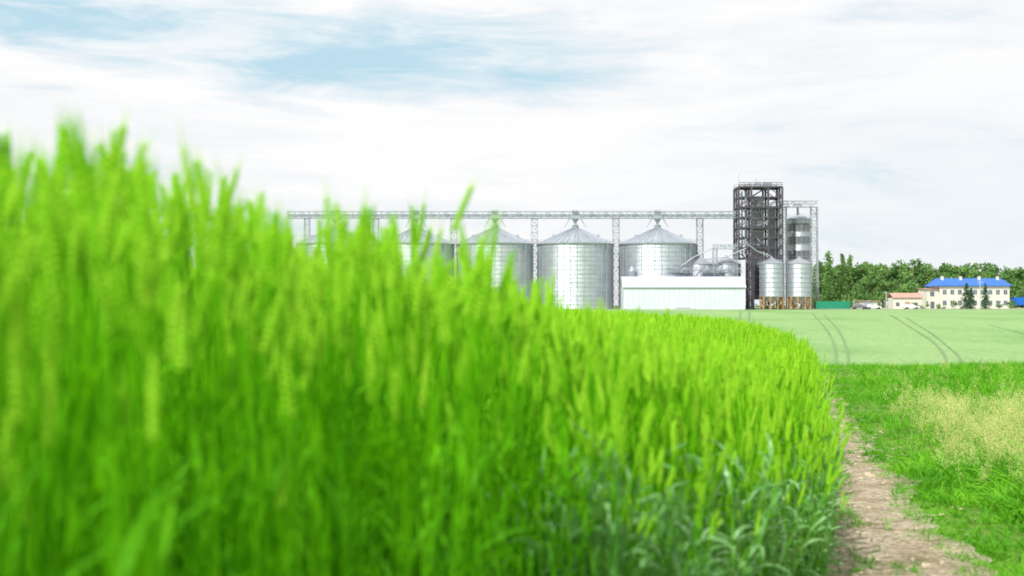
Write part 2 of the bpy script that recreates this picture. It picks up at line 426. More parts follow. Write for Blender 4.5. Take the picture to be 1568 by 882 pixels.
def scatter(name,pts,coll_,scl,rot,n):
    me=bpy.data.meshes.new(name); me.from_pydata([tuple(p) for p in pts],[],[])
    a=me.attributes.new('scl','FLOAT','POINT'); a.data.foreach_set('value',np.asarray(scl,dtype=np.float32))
    a=me.attributes.new('rot','FLOAT_VECTOR','POINT'); a.data.foreach_set('vector',np.asarray(rot,dtype=np.float32).ravel())
    a=me.attributes.new('idx','INT','POINT'); a.data.foreach_set('value',np.random.RandomState(5).randint(0,n,len(pts)).astype(np.int32))
    o=bpy.data.objects.new(name,me); scene.collection.objects.link(o)
    ng=bpy.data.node_groups.new(name+'_gn','GeometryNodeTree')
    ng.interface.new_socket('Geometry',in_out='INPUT',socket_type='NodeSocketGeometry')
    ng.interface.new_socket('Geometry',in_out='OUTPUT',socket_type='NodeSocketGeometry')
    gi=ng.nodes.new('NodeGroupInput');gout=ng.nodes.new('NodeGroupOutput')
    ci=ng.nodes.new('GeometryNodeCollectionInfo'); ci.inputs['Collection'].default_value=coll_
    ci.inputs['Separate Children'].default_value=True; ci.inputs['Reset Children'].default_value=True
    ip=ng.nodes.new('GeometryNodeInstanceOnPoints'); ip.inputs['Pick Instance'].default_value=True
    def na(nm_,t):
        q=ng.nodes.new('GeometryNodeInputNamedAttribute'); q.data_type=t; q.inputs['Name'].default_value=nm_
        return [s for s in q.outputs if s.enabled and s.name=='Attribute'][0]
    L=ng.links
    L.new(gi.outputs[0],ip.inputs['Points']); L.new(ci.outputs[0],ip.inputs['Instance'])
    L.new(na('idx','INT'),ip.inputs['Instance Index']); L.new(na('rot','FLOAT_VECTOR'),ip.inputs['Rotation']); L.new(na('scl','FLOAT'),ip.inputs['Scale'])
    L.new(ip.outputs[0],gout.inputs[0])
    md=o.modifiers.new('scatter','NODES'); md.node_group=ng
    return o
rs=np.random.RandomState(21)
def pts_in(x0,x1,y0,y1,dens):
    n=int((x1-x0)*(y1-y0)*dens); return np.stack([rs.uniform(x0,x1,n),rs.uniform(y0,y1,n)],1)
def rots(n,t=.08): return np.stack([rs.normal(0,t,n),rs.normal(0,t,n),rs.uniform(0,6.28,n)],1)
# main wheat
A=[]
for y0,y1,dn in ((.3,8,92),(8,20,56),(20,49,24)):
    p=pts_in(-23,8,y0,y1,dn)
    k=(p[:,0]<edge(p[:,1])-.05)&(p[:,0]>-(.42*p[:,1]+1.6))&(np.hypot(p[:,0],p[:,1])>1.3)
    A.append(p[k])
p=np.concatenate(A); d=edge(p[:,1])-p[:,0]
s=rs.normal(1,.045,len(p))*(.92+.08*np.clip(d/.6,0,1))
scatter('wheat_crop',np.column_stack([p,G(p[:,0],p[:,1])-.01]),C_wheat,s,rots(len(p),.065),12)
# leafy edge
ye=rs.uniform(2.5,28,1900); xe=edge(ye)-np.abs(rs.normal(0,.2,len(ye)))+.08
k=np.hypot(xe,ye)>3.4; ye=ye[k];xe=xe[k]
s=rs.uniform(.6,1.05,len(ye))
scatter('wheat_edge_leaves',np.column_stack([xe,ye,G(xe,ye)-.01]),C_leafy,s,rots(len(ye),.15),6)
# verge grass
A=[];S=[]
for y0,y1,dn in ((3,16,135),(16,42,58)):
    p=pts_in(0,20,y0,y1,dn)
    dR=p[:,0]-pathR(p[:,1]); dL=p[:,0]-pathL(p[:,1])
    wig=.05*np.sin(p[:,1]*3.7)+.04*np.sin(p[:,1]*9.1)+rs.normal(0,.06,len(p))
    right=(dR>-.05+wig)
    left=(dL<.03+wig)&(p[:,0]>edge(p[:,1])-.05)
    far=(p[:,1]>29)&(p[:,0]>edge(p[:,1]))
    k=((right|left|far)&(p[:,0]<.40*p[:,1]+2))
    k&=~((np.sin(p[:,0]*4.1+p[:,1]*1.3)*np.sin(p[:,1]*2.1-p[:,0]*2.7)>.62)&(rs.rand(len(p))<.6))
    dx=dR[k];p=p[k]
    A.append(p); 
    n=np.sin(p[:,0]*1.9+p[:,1]*.7)+np.sin(p[:,0]*.9-p[:,1]*.5+2)+.8*np.sin(p[:,0]*6.3+p[:,1]*2.2)
    s=.42+.45*np.clip(dx/1.2,0,1)+.17*n
    lush=np.exp(-((p[:,0]-3.8)/.8)**2-((p[:,1]-9.3)/2.6)**2); s=s+lush*.9
    s=np.where(dx<.10,.40,s); S.append(np.clip(s,.26,2.0)*rs.uniform(.6,1.35,len(p)))
p=np.concatenate(A);s=np.concatenate(S)
# dense low tufts hugging the path margin
y=rs.uniform(5,28,1500); x=pathR(y)+.03+.05*np.sin(y*1.7+2)+rs.normal(0,.07,len(y))
p=np.concatenate([p,np.column_stack([x,y])]); s=np.concatenate([s,rs.uniform(.2,.5,len(y))])
scatter('verge_grass',np.column_stack([p,G(p[:,0],p[:,1])-.0]),C_grass,s,rots(len(p),.2),6)
# seed grass patch
A=[]
for cx,cy,sx,sy,n in ((4.85,14.2,.45,1.2,280),(4.2,12.0,.35,.9,60),(5.7,16.5,.6,1.3,110),(3.6,9.2,.4,1.3,60),(3.9,11,.5,1.,50),(7.5,27,2,4,80)):
    A.append(np.stack([rs.normal(cx,sx,n),rs.normal(cy,sy,n)],1))
p=np.concatenate(A); p=p[(p[:,0]>pathR(p[:,1])+.3)]
scatter('dry_seed_grass',np.column_stack([p,G(p[:,0],p[:,1])-.01]),C_blond,rs.uniform(.5,1.05,len(p)),rots(len(p),.16),5)
# tufts on path
pp=[]
for yc,off,n in ((7.3,-.22,12),(9.2,-.22,16),(11.2,-.2,12),(8.1,.28,7),(13.5,-.1,8),(10.2,.25,8),(16,.1,7),(6.9,-.26,8),(12.4,-.2,12),(7.0,.0,9),(14.6,.12,5),(8.6,-.05,4)):
    for i in range(n): y=yc+rs.normal(0,.12); pp.append((float(pathc(y))+off+rs.normal(0,.05),y))
p=np.array(pp); scatter('path_grass_tuft',np.column_stack([p,G(p[:,0],p[:,1])+.005]),C_grass,rs.uniform(.2,.5,len(p)),rots(len(p),.4),6)
y=rs.uniform(4,26,2600); x=pathc(y)+rs.normal(0,.27,len(y)); 
scatter('dirt_clods',np.column_stack([x,y,G(x,y)+.008]),C_clod,rs.exponential(.005,len(y))+.002,rots(len(y),.1),7)
# individual tall ears
r=random.Random(5)
for i,(px,pyt,d,hd) in enumerate(((228,325,1.35,.08),(688,320,3.0,.9),(118,370,1.9,.15),(345,335,2.1,0),(655,372,3.3,.1))):
    mb=MB(); x=WX(px,d); zt=WZ(pyt,d); gz=g(x,d)
    wheat_plant(mb,r,0,0,zt-gz,M_leaf,3,top=.8)
    o=mb.obj('tall_wheat_ear',loc=(x-.0,d,gz)); 
    if hd: 
        H=zt-gz; o.rotation_euler=(0,hd*.35,0); o.location.x-=H*math.sin(hd*.35)

# ------------------------------------------------ silos
D=400.; S=D/F
def silo(px,rpx=58,eave=374.5,apex=345,D=400.,name='grain_silo',n=72):
    S=D/F; x=WX(px,D); z0=g(x,D); e=empty(name,(x,D,z0)); rad=rpx*S
    he=WZ(eave,D)-z0; ha=WZ(apex,D)-z0
    w=MB(); w.lathe(0,0,[(rad,0),(rad,he)],n,M_silo); w.obj('wall',e,smooth=True)
    rb=MB()
    nr=36
    for i in range(nr):
        a=2*math.pi*i/nr; c,s_=math.cos(a),math.sin(a)
        rb.beam((c*(rad+.06),s_*(rad+.06),0),(c*(rad+.06),s_*(rad+.06),he),.14,M_galv)
    for k in range(1,15):
        z=he*k/15; rb.lathe(0,0,[(rad+.02,z-.03),(rad+.08,z-.03),(rad+.08,z+.03),(rad+.02,z+.03)],n,M_galv)
    rb.lathe(0,0,[(rad+.02,he-.12),(rad+.38,he-.1),(rad+.38,he+.06),(rad-.1,he+.10)],n,M_galv)
    for zz in (.6,1.1): rb.lathe(0,0,[(rad+.33,he+zz),(rad+.38,he+zz),(rad+.38,he+zz+.05),(rad+.33,he+zz)],n,M_galv)
    for i in range(nr):
        a=2*math.pi*i/nr; rb.beam(((rad+.35)*math.cos(a),(rad+.35)*math.sin(a),he),((rad+.35)*math.cos(a),(rad+.35)*math.sin(a),he+1.1),.05,M_galv)
    rb.obj('stiffeners_and_rail',e)
    rf=MB(); rt=rad*.08
    rf.lathe(0,0,[(rad+.2,he+.12),(rt,ha-.8)],n,M_sroof)
    rf.lathe(0,0,[(rt,ha-.8),(rt+.1,ha-.1),(rt+.2,ha-.1),(.02,ha+.5)],20,M_galv); rf.obj('roof_cone',e)
    rr_=MB()
    for i in range(36):
        a=2*math.pi*(i+.5)/36; c,s_=math.cos(a),math.sin(a)
        rr_.beam(((rad+.2)*c,(rad+.2)*s_,he+.2),(rt*c,rt*s_,ha-.72),.12,M_galv,.16)
    for sx in (-.35,.35): rr_.beam((sx,-rad-.1,he+.4),(sx,-rt,ha-.4),.07,M_galv)
    for a in (-.3,-1.2,-2.0,-2.8):
        q=rad*.62; zz=he+(ha-he)*.40
        rr_.box(q*math.cos(a)-.35,q*math.cos(a)+.35,q*math.sin(a)-.35,q*math.sin(a)+.35,zz-.3,zz+.55,M_galv)
    rr_.obj('roof_ribs_and_vents',e)
    ld=MB(); a=-math.pi*.5+.9; c,s_=math.cos(a),math.sin(a)
    for o_ in (-.3,.3): ld.beam((c*(rad+.4)-s_*o_,s_*(rad+.4)+c*o_,0),(c*(rad+.4)-s_*o_,s_*(rad+.4)+c*o_,he+1.1),.08,M_galv)
    z=.5
    while z<he: ld.beam((c*(rad+.4)+s_*.3,s_*(rad+.4)-c*.3,z),(c*(rad+.4)-s_*.3,s_*(rad+.4)+c*.3,z),.05,M_galv); z+=.6
    ld.obj('ladder',e); return e
for px in (513,637,758,881,1007): silo(px)

# lattice helpers
def latt_col(mb,x,y,z0,z1,w,mat,t=.16,step=None,dep=None):
    dep=dep or w; step=step or w*1.1
    C=[(x-w/2,y-dep/2),(x+w/2,y-dep/2),(x+w/2,y+dep/2),(x-w/2,y+dep/2)]
    for c in C: mb.beam((*c,z0),(*c,z1),t,mat)
    n=max(1,round((z1-z0)/step)); h=(z1-z0)/n
    for k in range(n):
        a,b=z0+k*h,z0+(k+1)*h
        for q in range(4):
            p,s2=C[q],C[(q+1)%4]
            if k%2: p,s2=s2,p
            mb.beam((*p,a),(*s2,b),t*.6,mat); mb.beam((*C[q],b),(*C[(q+1)%4],b),t*.6,mat)
def latt_beam(mb,x0,x1,y,z0,z1,dep,mat,t=.16,step=None):
    h=z1-z0; step=step or h*1.1; n=round((x1-x0)/step); dx=(x1-x0)/n
    for yy in (y-dep/2,y+dep/2):
        for z in (z0,z1): mb.beam((x0,yy,z),(x1,yy,z),t,mat)
        mb.beam((x0,yy,z0+.55*h),(x1,yy,z0+.55*h),t*.5,mat)
        for k in range(n):
            a=x0+k*dx; mb.beam((a,yy,z0),(a,yy,z1),t*.6,mat)
            mb.beam((a,yy,z0 if k%2 else z1),(a+dx,yy,z1 if k%2 else z0),t*.6,mat)
    for k in range(n+1): mb.beam((x0+k*dx,y-dep/2,z0),(x0+k*dx,y+dep/2,z0),t*.6,mat)
    mb.box(x0,x1,y-dep/2+.1,y+dep/2-.1,z0-.06,z0+.02,mat)
eg=empty('conveyor_gantry',(0,0,0))
mb=MB(); latt_beam(mb,WX(440,D),WX(1127,D),D,WZ(334,D),WZ(324,D),2.0,M_galvl,.2)
mb.obj('walkway_truss',eg)
mb=MB(); mb.box(WX(441,D),WX(1127,D),D-.45,D+.45,WZ(332,D),WZ(328.5,D),M_galv); mb.obj('conveyor_trough',eg)
mb=MB()
for px in (575,695,818.5,943.5,1072): latt_col(mb,WX(px,D),D-0,g(WX(px,D),D),WZ(335,D),1.7,M_galvl,.2,1.9)
for px in (470,): latt_col(mb,WX(px,D),D,g(WX(px,D),D),WZ(335,D),1.4,M_galvl,.16)
mb.obj('support_columns',eg)
mb=MB()
for px in (513,637,758,881,1007):
    x=WX(px,D); mb.box(x-1.3,x+1.3,D-1.25,D+1.25,WZ(335,D),WZ(330,D),M_galv); mb.box(x-.9,x+.9,D-.8,D+.8,WZ(328,D),WZ(322,D),M_galv)
    mb.lathe(x,D,[(1.1,WZ(335,D)),(.4,WZ(340,D)),(.4,WZ(346,D))],10,M_galv)
    for sx in (-1,1): mb.beam((x+sx*1.6,D,WZ(335,D)),(x+sx*3.,D,WZ(348,D)),.18,M_galvl)
mb.obj('drive_units',eg)

# ------------------------------------------------ dryer tower
x0,x1=WX(1128,D),WX(1194,D); yc=D; z0=g(x0,D); ztop=WZ(288,D); e=empty('grain_dryer_tower',((x0+x1)/2,D,z0))
hw=(x1-x0)/2; H=ztop-z0; dp=4.2
mb=MB(); cols=[-hw,-hw*.42,hw*.35,hw]; nl=12; zf=WZ(396,D)-z0
for cx in cols:
    for yy in (-dp,0,dp):
        mb.beam((cx,yy,zf if cx==-hw else 0),(cx,yy,H),.5,M_dark)
for k in range(nl+1):
    z=H*k/nl; lx=-hw if z>zf-.5 else -hw*.42
    for yy in (-dp,0,dp): mb.beam((lx,yy,z),(hw,yy,z),.36,M_dark)
    for cx in cols:
        if cx>=lx: mb.beam((cx,-dp,z),(cx,dp,z),.3,M_dark)
    if k<nl:
        for q in range(3):
            if q==0 and z<zf-.5: continue
            a,b=cols[q],cols[q+1]
            if (k+q)%2: a,b=b,a
            if (k*3+q)%4!=1: mb.beam((a,-dp-.02,z),(b,-dp-.02,z+H/nl),.2,M_dark)
            mb.beam((a,dp+.02,z),(b,dp+.02,z+H/nl),.2,M_dark)
        for cx in (-hw,hw):
            if cx<0 and z<zf-.5: continue
            mb.beam((cx,-dp,z),(cx,dp,z+H/nl),.2,M_dark)
mb.obj('steel_frame',e)
mb=MB()
for k in range(1,nl+1):
    z=H*k/nl+.19
    if k%2==0:
        lx=-hw if z>zf else -hw*.42
        mb.box(lx,hw,-dp+.2,-dp+1.6,z,z+.08,M_dark)
        for zz in (.55,1.05): mb.beam((lx,-dp-.25,z+zz),(hw,-dp-.25,z+zz),.07,M_dark)
mb.obj('platforms',e)
mb=MB()
mb.box(-hw*.30,hw*.22,-1.8,1.8,H*.08,H*.93,M_tankd)
for z in np.linspace(H*.1,H*.9,16): mb.box(-hw*.34,hw*.26,-1.9,1.9,z,z+.35,M_galv)
mb.box(hw*.5,hw*.78,-1.2,1.2,H*.2,H*.85,M_tankd)
for cx,rr in ((-hw*.62,.35),(-hw*.8,.22),(hw*.42,.28),(hw*.9,.22)):
    mb.tube([(cx,-2,zf+1 if cx<0 else .3),(cx,-2,H*.97)],rr,M_galv,8)
mb.tube([(-hw*.7,-2.2,H*.98),(0,-2.2,H*.82),(hw*.3,-2.2,H*.7)],.25,M_galv,8)
mb.tube([(-hw*.3,-2.4,H*.62),(hw*.5,-2.4,H*.45),(hw*.5,-2.4,H*.2)],.25,M_galv,8)
mb.tube([(-hw*.8,-2.5,H*.45),(-hw*.35,-2.5,H*.33),(-hw*.35,-2.5,0)],.28,M_galv,8)
mb.obj('dryer_columns_and_ducts',e)
mb=MB()
for cx in np.linspace(-hw,hw,9):
    for yy in (-dp,dp): mb.beam((cx,yy,H),(cx,yy,H+1.2),.09,M_dark)
for zz in (.6,1.2):
    for yy in (-dp,dp): mb.beam((-hw,yy,H+zz),(hw,yy,H+zz),.09,M_dark)
mb.box(-hw,hw,-dp+.1,dp-.1,H+.2,H+.28,M_dark)
mb.box(-hw*.15,hw*.1,-1,1,H+.3,H+1.4,M_galv); mb.box(hw*.25,hw*.6,-1.2,1.2,H+.3,H+1.6,M_galvl); mb.box(-hw*.6,-hw*.3,-1,1,H+.3,H+1.2,M_galv)
mb.beam((hw*.0,0,H),(hw*.0,0,H+1.9),.25,M_galv); mb.beam((-hw,-dp,H),(-hw,-dp,H+3.5),.06,M_dark); mb.beam((-hw*.1,0,H+1),(-hw*.1,0,H+3),.06,M_dark)
mb.obj('top_deck',e)

# elevator gantry to right
e=empty('elevator_gantry',(0,0,0)); mb=MB()
latt_beam(mb,WX(1195,D)+.3,WX(1252,D),D,WZ(317,D),WZ(308,D),1.8,M_galvl,.18)
latt_col(mb,WX(1247,D),D,g(WX(1247,D),D),WZ(317,D),1.7,M_galvl,.2,1.9)
latt_col(mb,WX(1203,D),D+2,g(WX(1203,D),D),WZ(317,D),1.2,M_galvl,.16,1.6)
mb.box(WX(1216,D),WX(1228,D),D-.8,D+.8,WZ(317,D),WZ(312,D),M_galv)
mb.obj('truss_and_mast',e)
mb=MB(); mb.tube([(WX(1222,D),D,WZ(316,D)),(WX(1224,D),D+2,WZ(328,D))],.3,M_galv,8); mb.obj('spout',e)

# tall tank and hopper tanks
def tank(name,px,rpx,top,cone,bot,d,matw,bands=None,legs=None,hop=0):
    x=WX(px,d); z0=g(x,d); e=empty(name,(x,d,z0)); r_=rpx*d/F; zt=WZ(top,d)-z0; zc=WZ(cone,d)-z0; zb=WZ(bot,d)-z0
    b=MB(); b.lathe(0,0,[(r_,zb),(r_,zc)],40,matw); b.obj('shell',e,smooth=True)
    c=MB(); c.lathe(0,0,[(r_+.12,zc-.05),(r_+.12,zc+.1),(.3,zt-.3),(.3,zt),(.02,zt)],32,M_galv)
    if hop: c.lathe(0,0,[(r_,zb),(.3,zb-hop)],32,M_galv)
    c.obj('roof_and_hopper',e)
    q=MB(); n=7
    for k in range(n+1):
        z=zb+(zc-zb)*k/n; q.lathe(0,0,[(r_,z-.08),(r_+.09,z-.08),(r_+.09,z+.08),(r_,z+.08)],40,M_galv)
    for f0,f1 in (bands or []):
        q.lathe(0,0,[(r_+.05,zb+(zc-zb)*f0),(r_+.05,zb+(zc-zb)*f1)],40,M_tankd)
    for i in range(16):
        a=6.2832*i/16; q.beam((math.cos(a)*(r_+.04),math.sin(a)*(r_+.04),zb),(math.cos(a)*(r_+.04),math.sin(a)*(r_+.04),zc),.1,M_galv)
    q.obj('hoops',e)
    if legs:
        l=MB(); n=10
        for i in range(n):
            a=6.2832*i/n; a2=6.2832*(i+1)/n; p=(math.cos(a)*r_,math.sin(a)*r_); p2=(math.cos(a2)*r_,math.sin(a2)*r_)
            l.beam((*p,0),(*p,zb),.2,legs); l.beam((*p,0),(*p2,zb),.09,legs); l.beam((*p2,0),(*p,zb),.09,legs); l.beam((*p,zb-.1),(*p2,zb-.1),.2,legs)
        l.obj('legs',e)
    rl=MB()
    for zz in (.6,1.1): rl.lathe(0,0,[(r_+.1,zc+zz),(r_+.15,zc+zz),(r_+.15,zc+zz+.05),(r_+.1,zc+zz)],32,M_galv)
    rl.obj('handrail',e)
tank('tall_storage_tank',1224,18.5,326,336,470,406,M_silo,bands=[(.53,.64),(.72,.80),(.86,.95)])
tank('hopper_tank',1182,18.5,393,404,454,393,M_silo,legs=M_orange,hop=2)
tank('hopper_tank',1224,18.5,393,404,454,393,M_silo,legs=M_orange,hop=2)
for px in (1070,1112): tank('small_grain_silo',px,22,391,405,470,398,M_silo)
tank('small_grain_silo',1030,16,401,410,470,404,M_silo)
for px in (968,991,1025,1046,1083,1103): tank('aspiration_hopper',px,6.5,406,416,425,392,M_silo,hop=2.2)
# process walkways
e=empty('process_walkway',(0,0,0)); mb=MB()
latt_beam(mb,WX(1020,390),WX(1138,390),390,WZ(417,390),WZ(410,390),1.2,M_galvl,.12)
latt_beam(mb,WX(960,391.5),WX(1138,391.5),391.5,WZ(431,391.5),WZ(426,391.5),1.,M_galvl,.1)
latt_beam(mb,WX(1092,392),WX(1130,392),392,WZ(381,392),WZ(375,392),1.2,M_galvl,.15)
for px in (1095,1126): latt_col(mb,WX(px,392),392,g(WX(px,392),392),WZ(381,392),1.1,M_galvl,.13)
latt_col(mb,WX(1150,392),392,g(WX(1150,392),392),WZ(390,392),1.4,M_dark,.2)
mb.tube([(WX(1143,391),391,WZ(380,391)),(WX(1110,391),391,WZ(394,391)),(WX(1070,391),391,WZ(398,391))],.14,M_galvl,8)
mb.tube([(WX(1140,391),391,WZ(370,391)),(WX(1160,391),391,WZ(385,391)),(WX(1182,391),391,WZ(393,391))],.16,M_galvl,8)
mb.tube([(WX(1095,391),391,WZ(378,391)),(WX(1060,391),391,WZ(395,391)),(WX(1040,391),391,WZ(410,391))],.14,M_galvl,8)
for px in (1025,1046,1083,1103): mb.beam((WX(px,390),390,WZ(410,390)),(WX(px,390),391.5,WZ(425,390)),.15,M_galvl)
mb.obj('walkways_and_spouts',e)

# ------------------------------------------------ warehouse
d=382.; xa,xb=WX(955,d),WX(1141,d); z0=g((xa+xb)/2,d)-.3; e=empty('white_warehouse',((xa+xb)/2,d,z0)); hw=(xb-xa)/2
he=WZ(439,d)-z0; hr=WZ(424,d)-z0
mb=MB(); 
mb.add([(-hw,0,0),(hw,0,0),(hw,9,0),(-hw,9,0),(-hw,0,he),(hw,0,he),(hw,9,he),(-hw,9,he),(-hw,4.5,hr),(hw,4.5,hr)],
  [(0,1,5,4),(2,3,7,6),(1,2,6,9,5),(3,0,4,8,7)],M_white); mb.obj('walls',e)
mb=MB()
def slab(mb,a,b,c,d_,t,mat):
    mb.add([a,b,c,d_]+[(p[0],p[1],p[2]+t) for p in (a,b,c,d_)],[(0,3,2,1),(4,5,6,7),(0,1,5,4),(1,2,6,5),(2,3,7,6),(3,0,4,7)],mat)
slab(mb,(-hw-.3,-.4,he-.25),(hw+.3,-.4,he-.25),(hw+.3,4.5,hr+.03),(-hw-.3,4.5,hr+.03),.15,M_whiteroof)
slab(mb,(hw+.3,9.4,he-.25),(-hw-.3,9.4,he-.25),(-hw-.3,4.51,hr+.03),(hw+.3,4.51,hr+.03),.15,M_whiteroof)
mb.obj('roof',e)
mb=MB()
for k in range(1,24):
    x=-hw+2*hw*k/24; mb.box(x-.04,x+.04,-.04,-.003,.0,he-.3,M_whiteroof)
mb.box(-hw,hw,-.10,-.05,0,.5,M_conc)
mb.box(-2.2,1.6,-.12,-.045,0,.9,M_galv)
mb.obj('seams_and_plinth',e)
mb=MB(); mb.box(WX(1000,378)-0,WX(1068,378),378,378.15,g(60,378)-.1,g(60,378)+.35,M_conc); mb.obj('low_wall')

# ------------------------------------------------ office building
d=410.; xa,xb=WX(1421,d),WX(1546,d); z0=g(120,d)-.2; e=empty('office_building',((xa+xb)/2,d,z0)); hw=(xb-xa)/2
he=WZ(438,d)-z0; hr=WZ(426.5,d)-z0; mb=MB(); hm=-hw+3.4
mb.box(hm,hw,0,11,0,he,M_cream); mb.box(-hw,hm-.003,1,10,0,he-1.0,M_cream); mb.obj('walls',e)
mb=MB()
slab(mb,(hm-1.,-.6,he),(hw+.5,-.6,he),(hw-.6,5.5,hr),(hm+.4,5.5,hr),.15,M_blue)
slab(mb,(hw+.5,11.6,he),(hm-1.,11.6,he),(hm+.4,5.51,hr),(hw-.6,5.51,hr),.15,M_blue)
mb.add([(hw+.5,-.6,he),(hw+.5,11.6,he),(hw-.6,5.5,hr)],[(0,1,2)],M_blue); mb.add([(hm-1,11.6,he),(hm-1,-.6,he),(hm+.4,5.5,hr)],[(0,1,2)],M_blue)
slab(mb,(-hw-.3,.6,he-1.),(hm-.1,.6,he-1.),(hm-.1,10.4,he-.7),(-hw-.3,10.4,he-.7),.15,M_red)
for x in np.linspace(hm+2,hw-2,4): mb.box(x-.35,x+.35,4,4.8,hr-1,hr+.7,M_cream)
mb.obj('roof',e)
mb=MB(); nwin=9
for k in range(nwin):
    x=hm+1.4+(hw-hm-2.6)*k/(nwin-1)
    for zz in (1.1,4.2):
        mb.box(x-.62,x+.62,-.05,-.01,zz,zz+1.5,M_white); mb.box(x-.52,x+.52,-.09,-.055,zz+.1,zz+1.4,M_glass); mb.box(x-.03,x+.03,-.11,-.092,zz+.1,zz+1.4,M_white)
for k in range(1):
    mb.box(-hw+.9,-hw+2.1,.9,.99,3.8,5.1,M_glass); mb.box(-hw+1,-hw+2.1,.9,.99,.1,2.2,M_glass)
mb.obj('windows',e)
# small shed
d=404.; xa,xb=WX(1368,d),WX(1412,d); z0=g(100,d)-.1; e=empty('brick_shed',((xa+xb)/2,d,z0)); hw=(xb-xa)/2; he=WZ(456,d)-z0;hr=WZ(449,d)-z0
mb=MB(); mb.box(-hw,hw,0,6,0,he,M_cream); mb.box(-hw*.2,hw*.15,-.1,-.01,0,2.1,M_red)
for x in (-hw*.7,hw*.55): mb.box(x-.5,x+.5,-.08,-.01,.9,1.9,M_glass)
mb.obj('walls',e); mb=MB()
slab(mb,(-hw-.3,-.4,he),(hw+.3,-.4,he),(hw+.3,3,hr),(-hw-.3,3,hr),.12,M_red); slab(mb,(hw+.3,6.4,he),(-hw-.3,6.4,he),(-hw-.3,3.01,hr),(hw+.3,3.01,hr),.12,M_red)
mb.obj('roof',e)
d=407; mb=MB(); e=empty('flat_roof_garage',(WX(1330,d),d,g(100,d)-.1)); mb.box(-2.6,2.6,0,5,0,2.2,M_conc); mb.box(-2.9,2.9,-.3,5.3,2.21,2.4,M_red); mb.box(-1.2,1.2,-.08,-.01,0,2.0,M_galv); mb.obj('garage_body',e)

# green container
d=394.; xa,xb=WX(1250,d),WX(1301,d); z0=g(85,d); e=empty('shipping_container',((xa+xb)/2,d,z0)); hw=(xb-xa)/2
mb=MB(); h=WZ(461.5,d)-z0; mb.box(-hw,hw,0,2.4,.12,h,M_green)
for k in range(26): x=-hw+.2+(2*hw-.4)*k/25; mb.box(x-.08,x+.08,-.06,-.003,.3,h-.2,M_green)
for x in (-hw,hw): mb.box(x-.08,x+.08,-.08,2.48,0,h+.05,M_green)
mb.obj('corrugated_box',e)

# cars
def car(px,d,mat,rz=0):
    x=WX(px,d); e=empty('parked_car',(x,d,g(x,d))); e.rotation_euler=(0,0,rz)
    prof=[(-2.1,.35),(-2.15,.75),(-2.0,.9),(-1.6,.95),(-1.1,1.4),(.3,1.45),(1.0,.98),(1.9,.85),(2.15,.65),(2.15,.35)]
    mb=MB(); n=len(prof)
    def w(z): return .85 if z<1 else .68
    vs=[(a,-w(z),z) for a,z in prof]+[(a,w(z),z) for a,z in prof]
    fs=[tuple(range(n)),tuple(range(2*n-1,n-1,-1))]+[(i,(i+1)%n,(i+1)%n+n,i+n)[::-1] for i in range(n)]
    mb.add(vs,fs,mat); mb.obj('body',e)
    mb=MB()
    for sy in (-1,1):
        mb.add([(-1.2,sy*.80,1.0),(.75,sy*.80,1.0),(.22,sy*.72,1.38),(-1.0,sy*.72,1.38)],[(0,1,2,3)],M_glass)
    mb.obj('windows',e); mb=MB()
    for wx in (-1.35,1.35):
        for sy in (-.86,.86):
            vs=[(wx+.32*math.cos(a),sy+o_,.32+.32*math.sin(a)) for o_ in (-.1,.1) for a in [6.2832*i/14 for i in range(14)]]
            mb.add(vs,[tuple(range(14)),tuple(range(27,13,-1))]+[(i,(i+1)%14,(i+1)%14+14,i+14) for i in range(14)],M_rubber)
    mb.obj('wheels',e)
car(1316,393.5,M_carr); car(1337,394.5,M_carw,.1); car(1395,395.5,M_carw,.05)
# poles
for px,top,d in ((1357,446,388),(1501,430,386),(1253,380,400)):
    x=WX(px,d); z0=g(x,d); e=empty('utility_pole',(x,d,z0)); h=WZ(top,d)-z0; mb=MB()
    mb.tube([(0,0,0),(0,0,h)],[.16,.1],M_conc,8); mb.beam((-.7,0,h-.4),(.7,0,h-.4),.1,M_conc)
    for q in (-.6,0,.6): mb.beam((q,0,h-.4),(q,0,h-.15),.08,M_white)
    mb.obj('pole_and_crossarm',e)
# blue truck at right
d=425.; x=WX(1566,d); e=empty('blue_truck',(x,d,g(x,d))); mb=MB()
mb.box(-2,3,0,2.3,.9,3.2,M_blue); mb.box(-3.6,-2.1,.1,2.2,.6,2.7,M_blue); mb.box(-3.64,-3.0,.3,2.0,1.6,2.4,M_glass); mb.box(-3.5,3,.5,1.8,.55,.88,M_dark)
for wx in (-2.9,0.6,2.0):
    for sy in (.1,2.2):
        vs=[(wx+.48*math.cos(a),sy+o_,.48+.48*math.sin(a)) for o_ in (-.15,.15) for a in [6.2832*i/14 for i in range(14)]]
        mb.add(vs,[tuple(range(14)),tuple(range(27,13,-1))]+[(i,(i+1)%14,(i+1)%14+14,i+14) for i in range(14)],M_rubber)
mb.obj('cab_box_wheels',e)

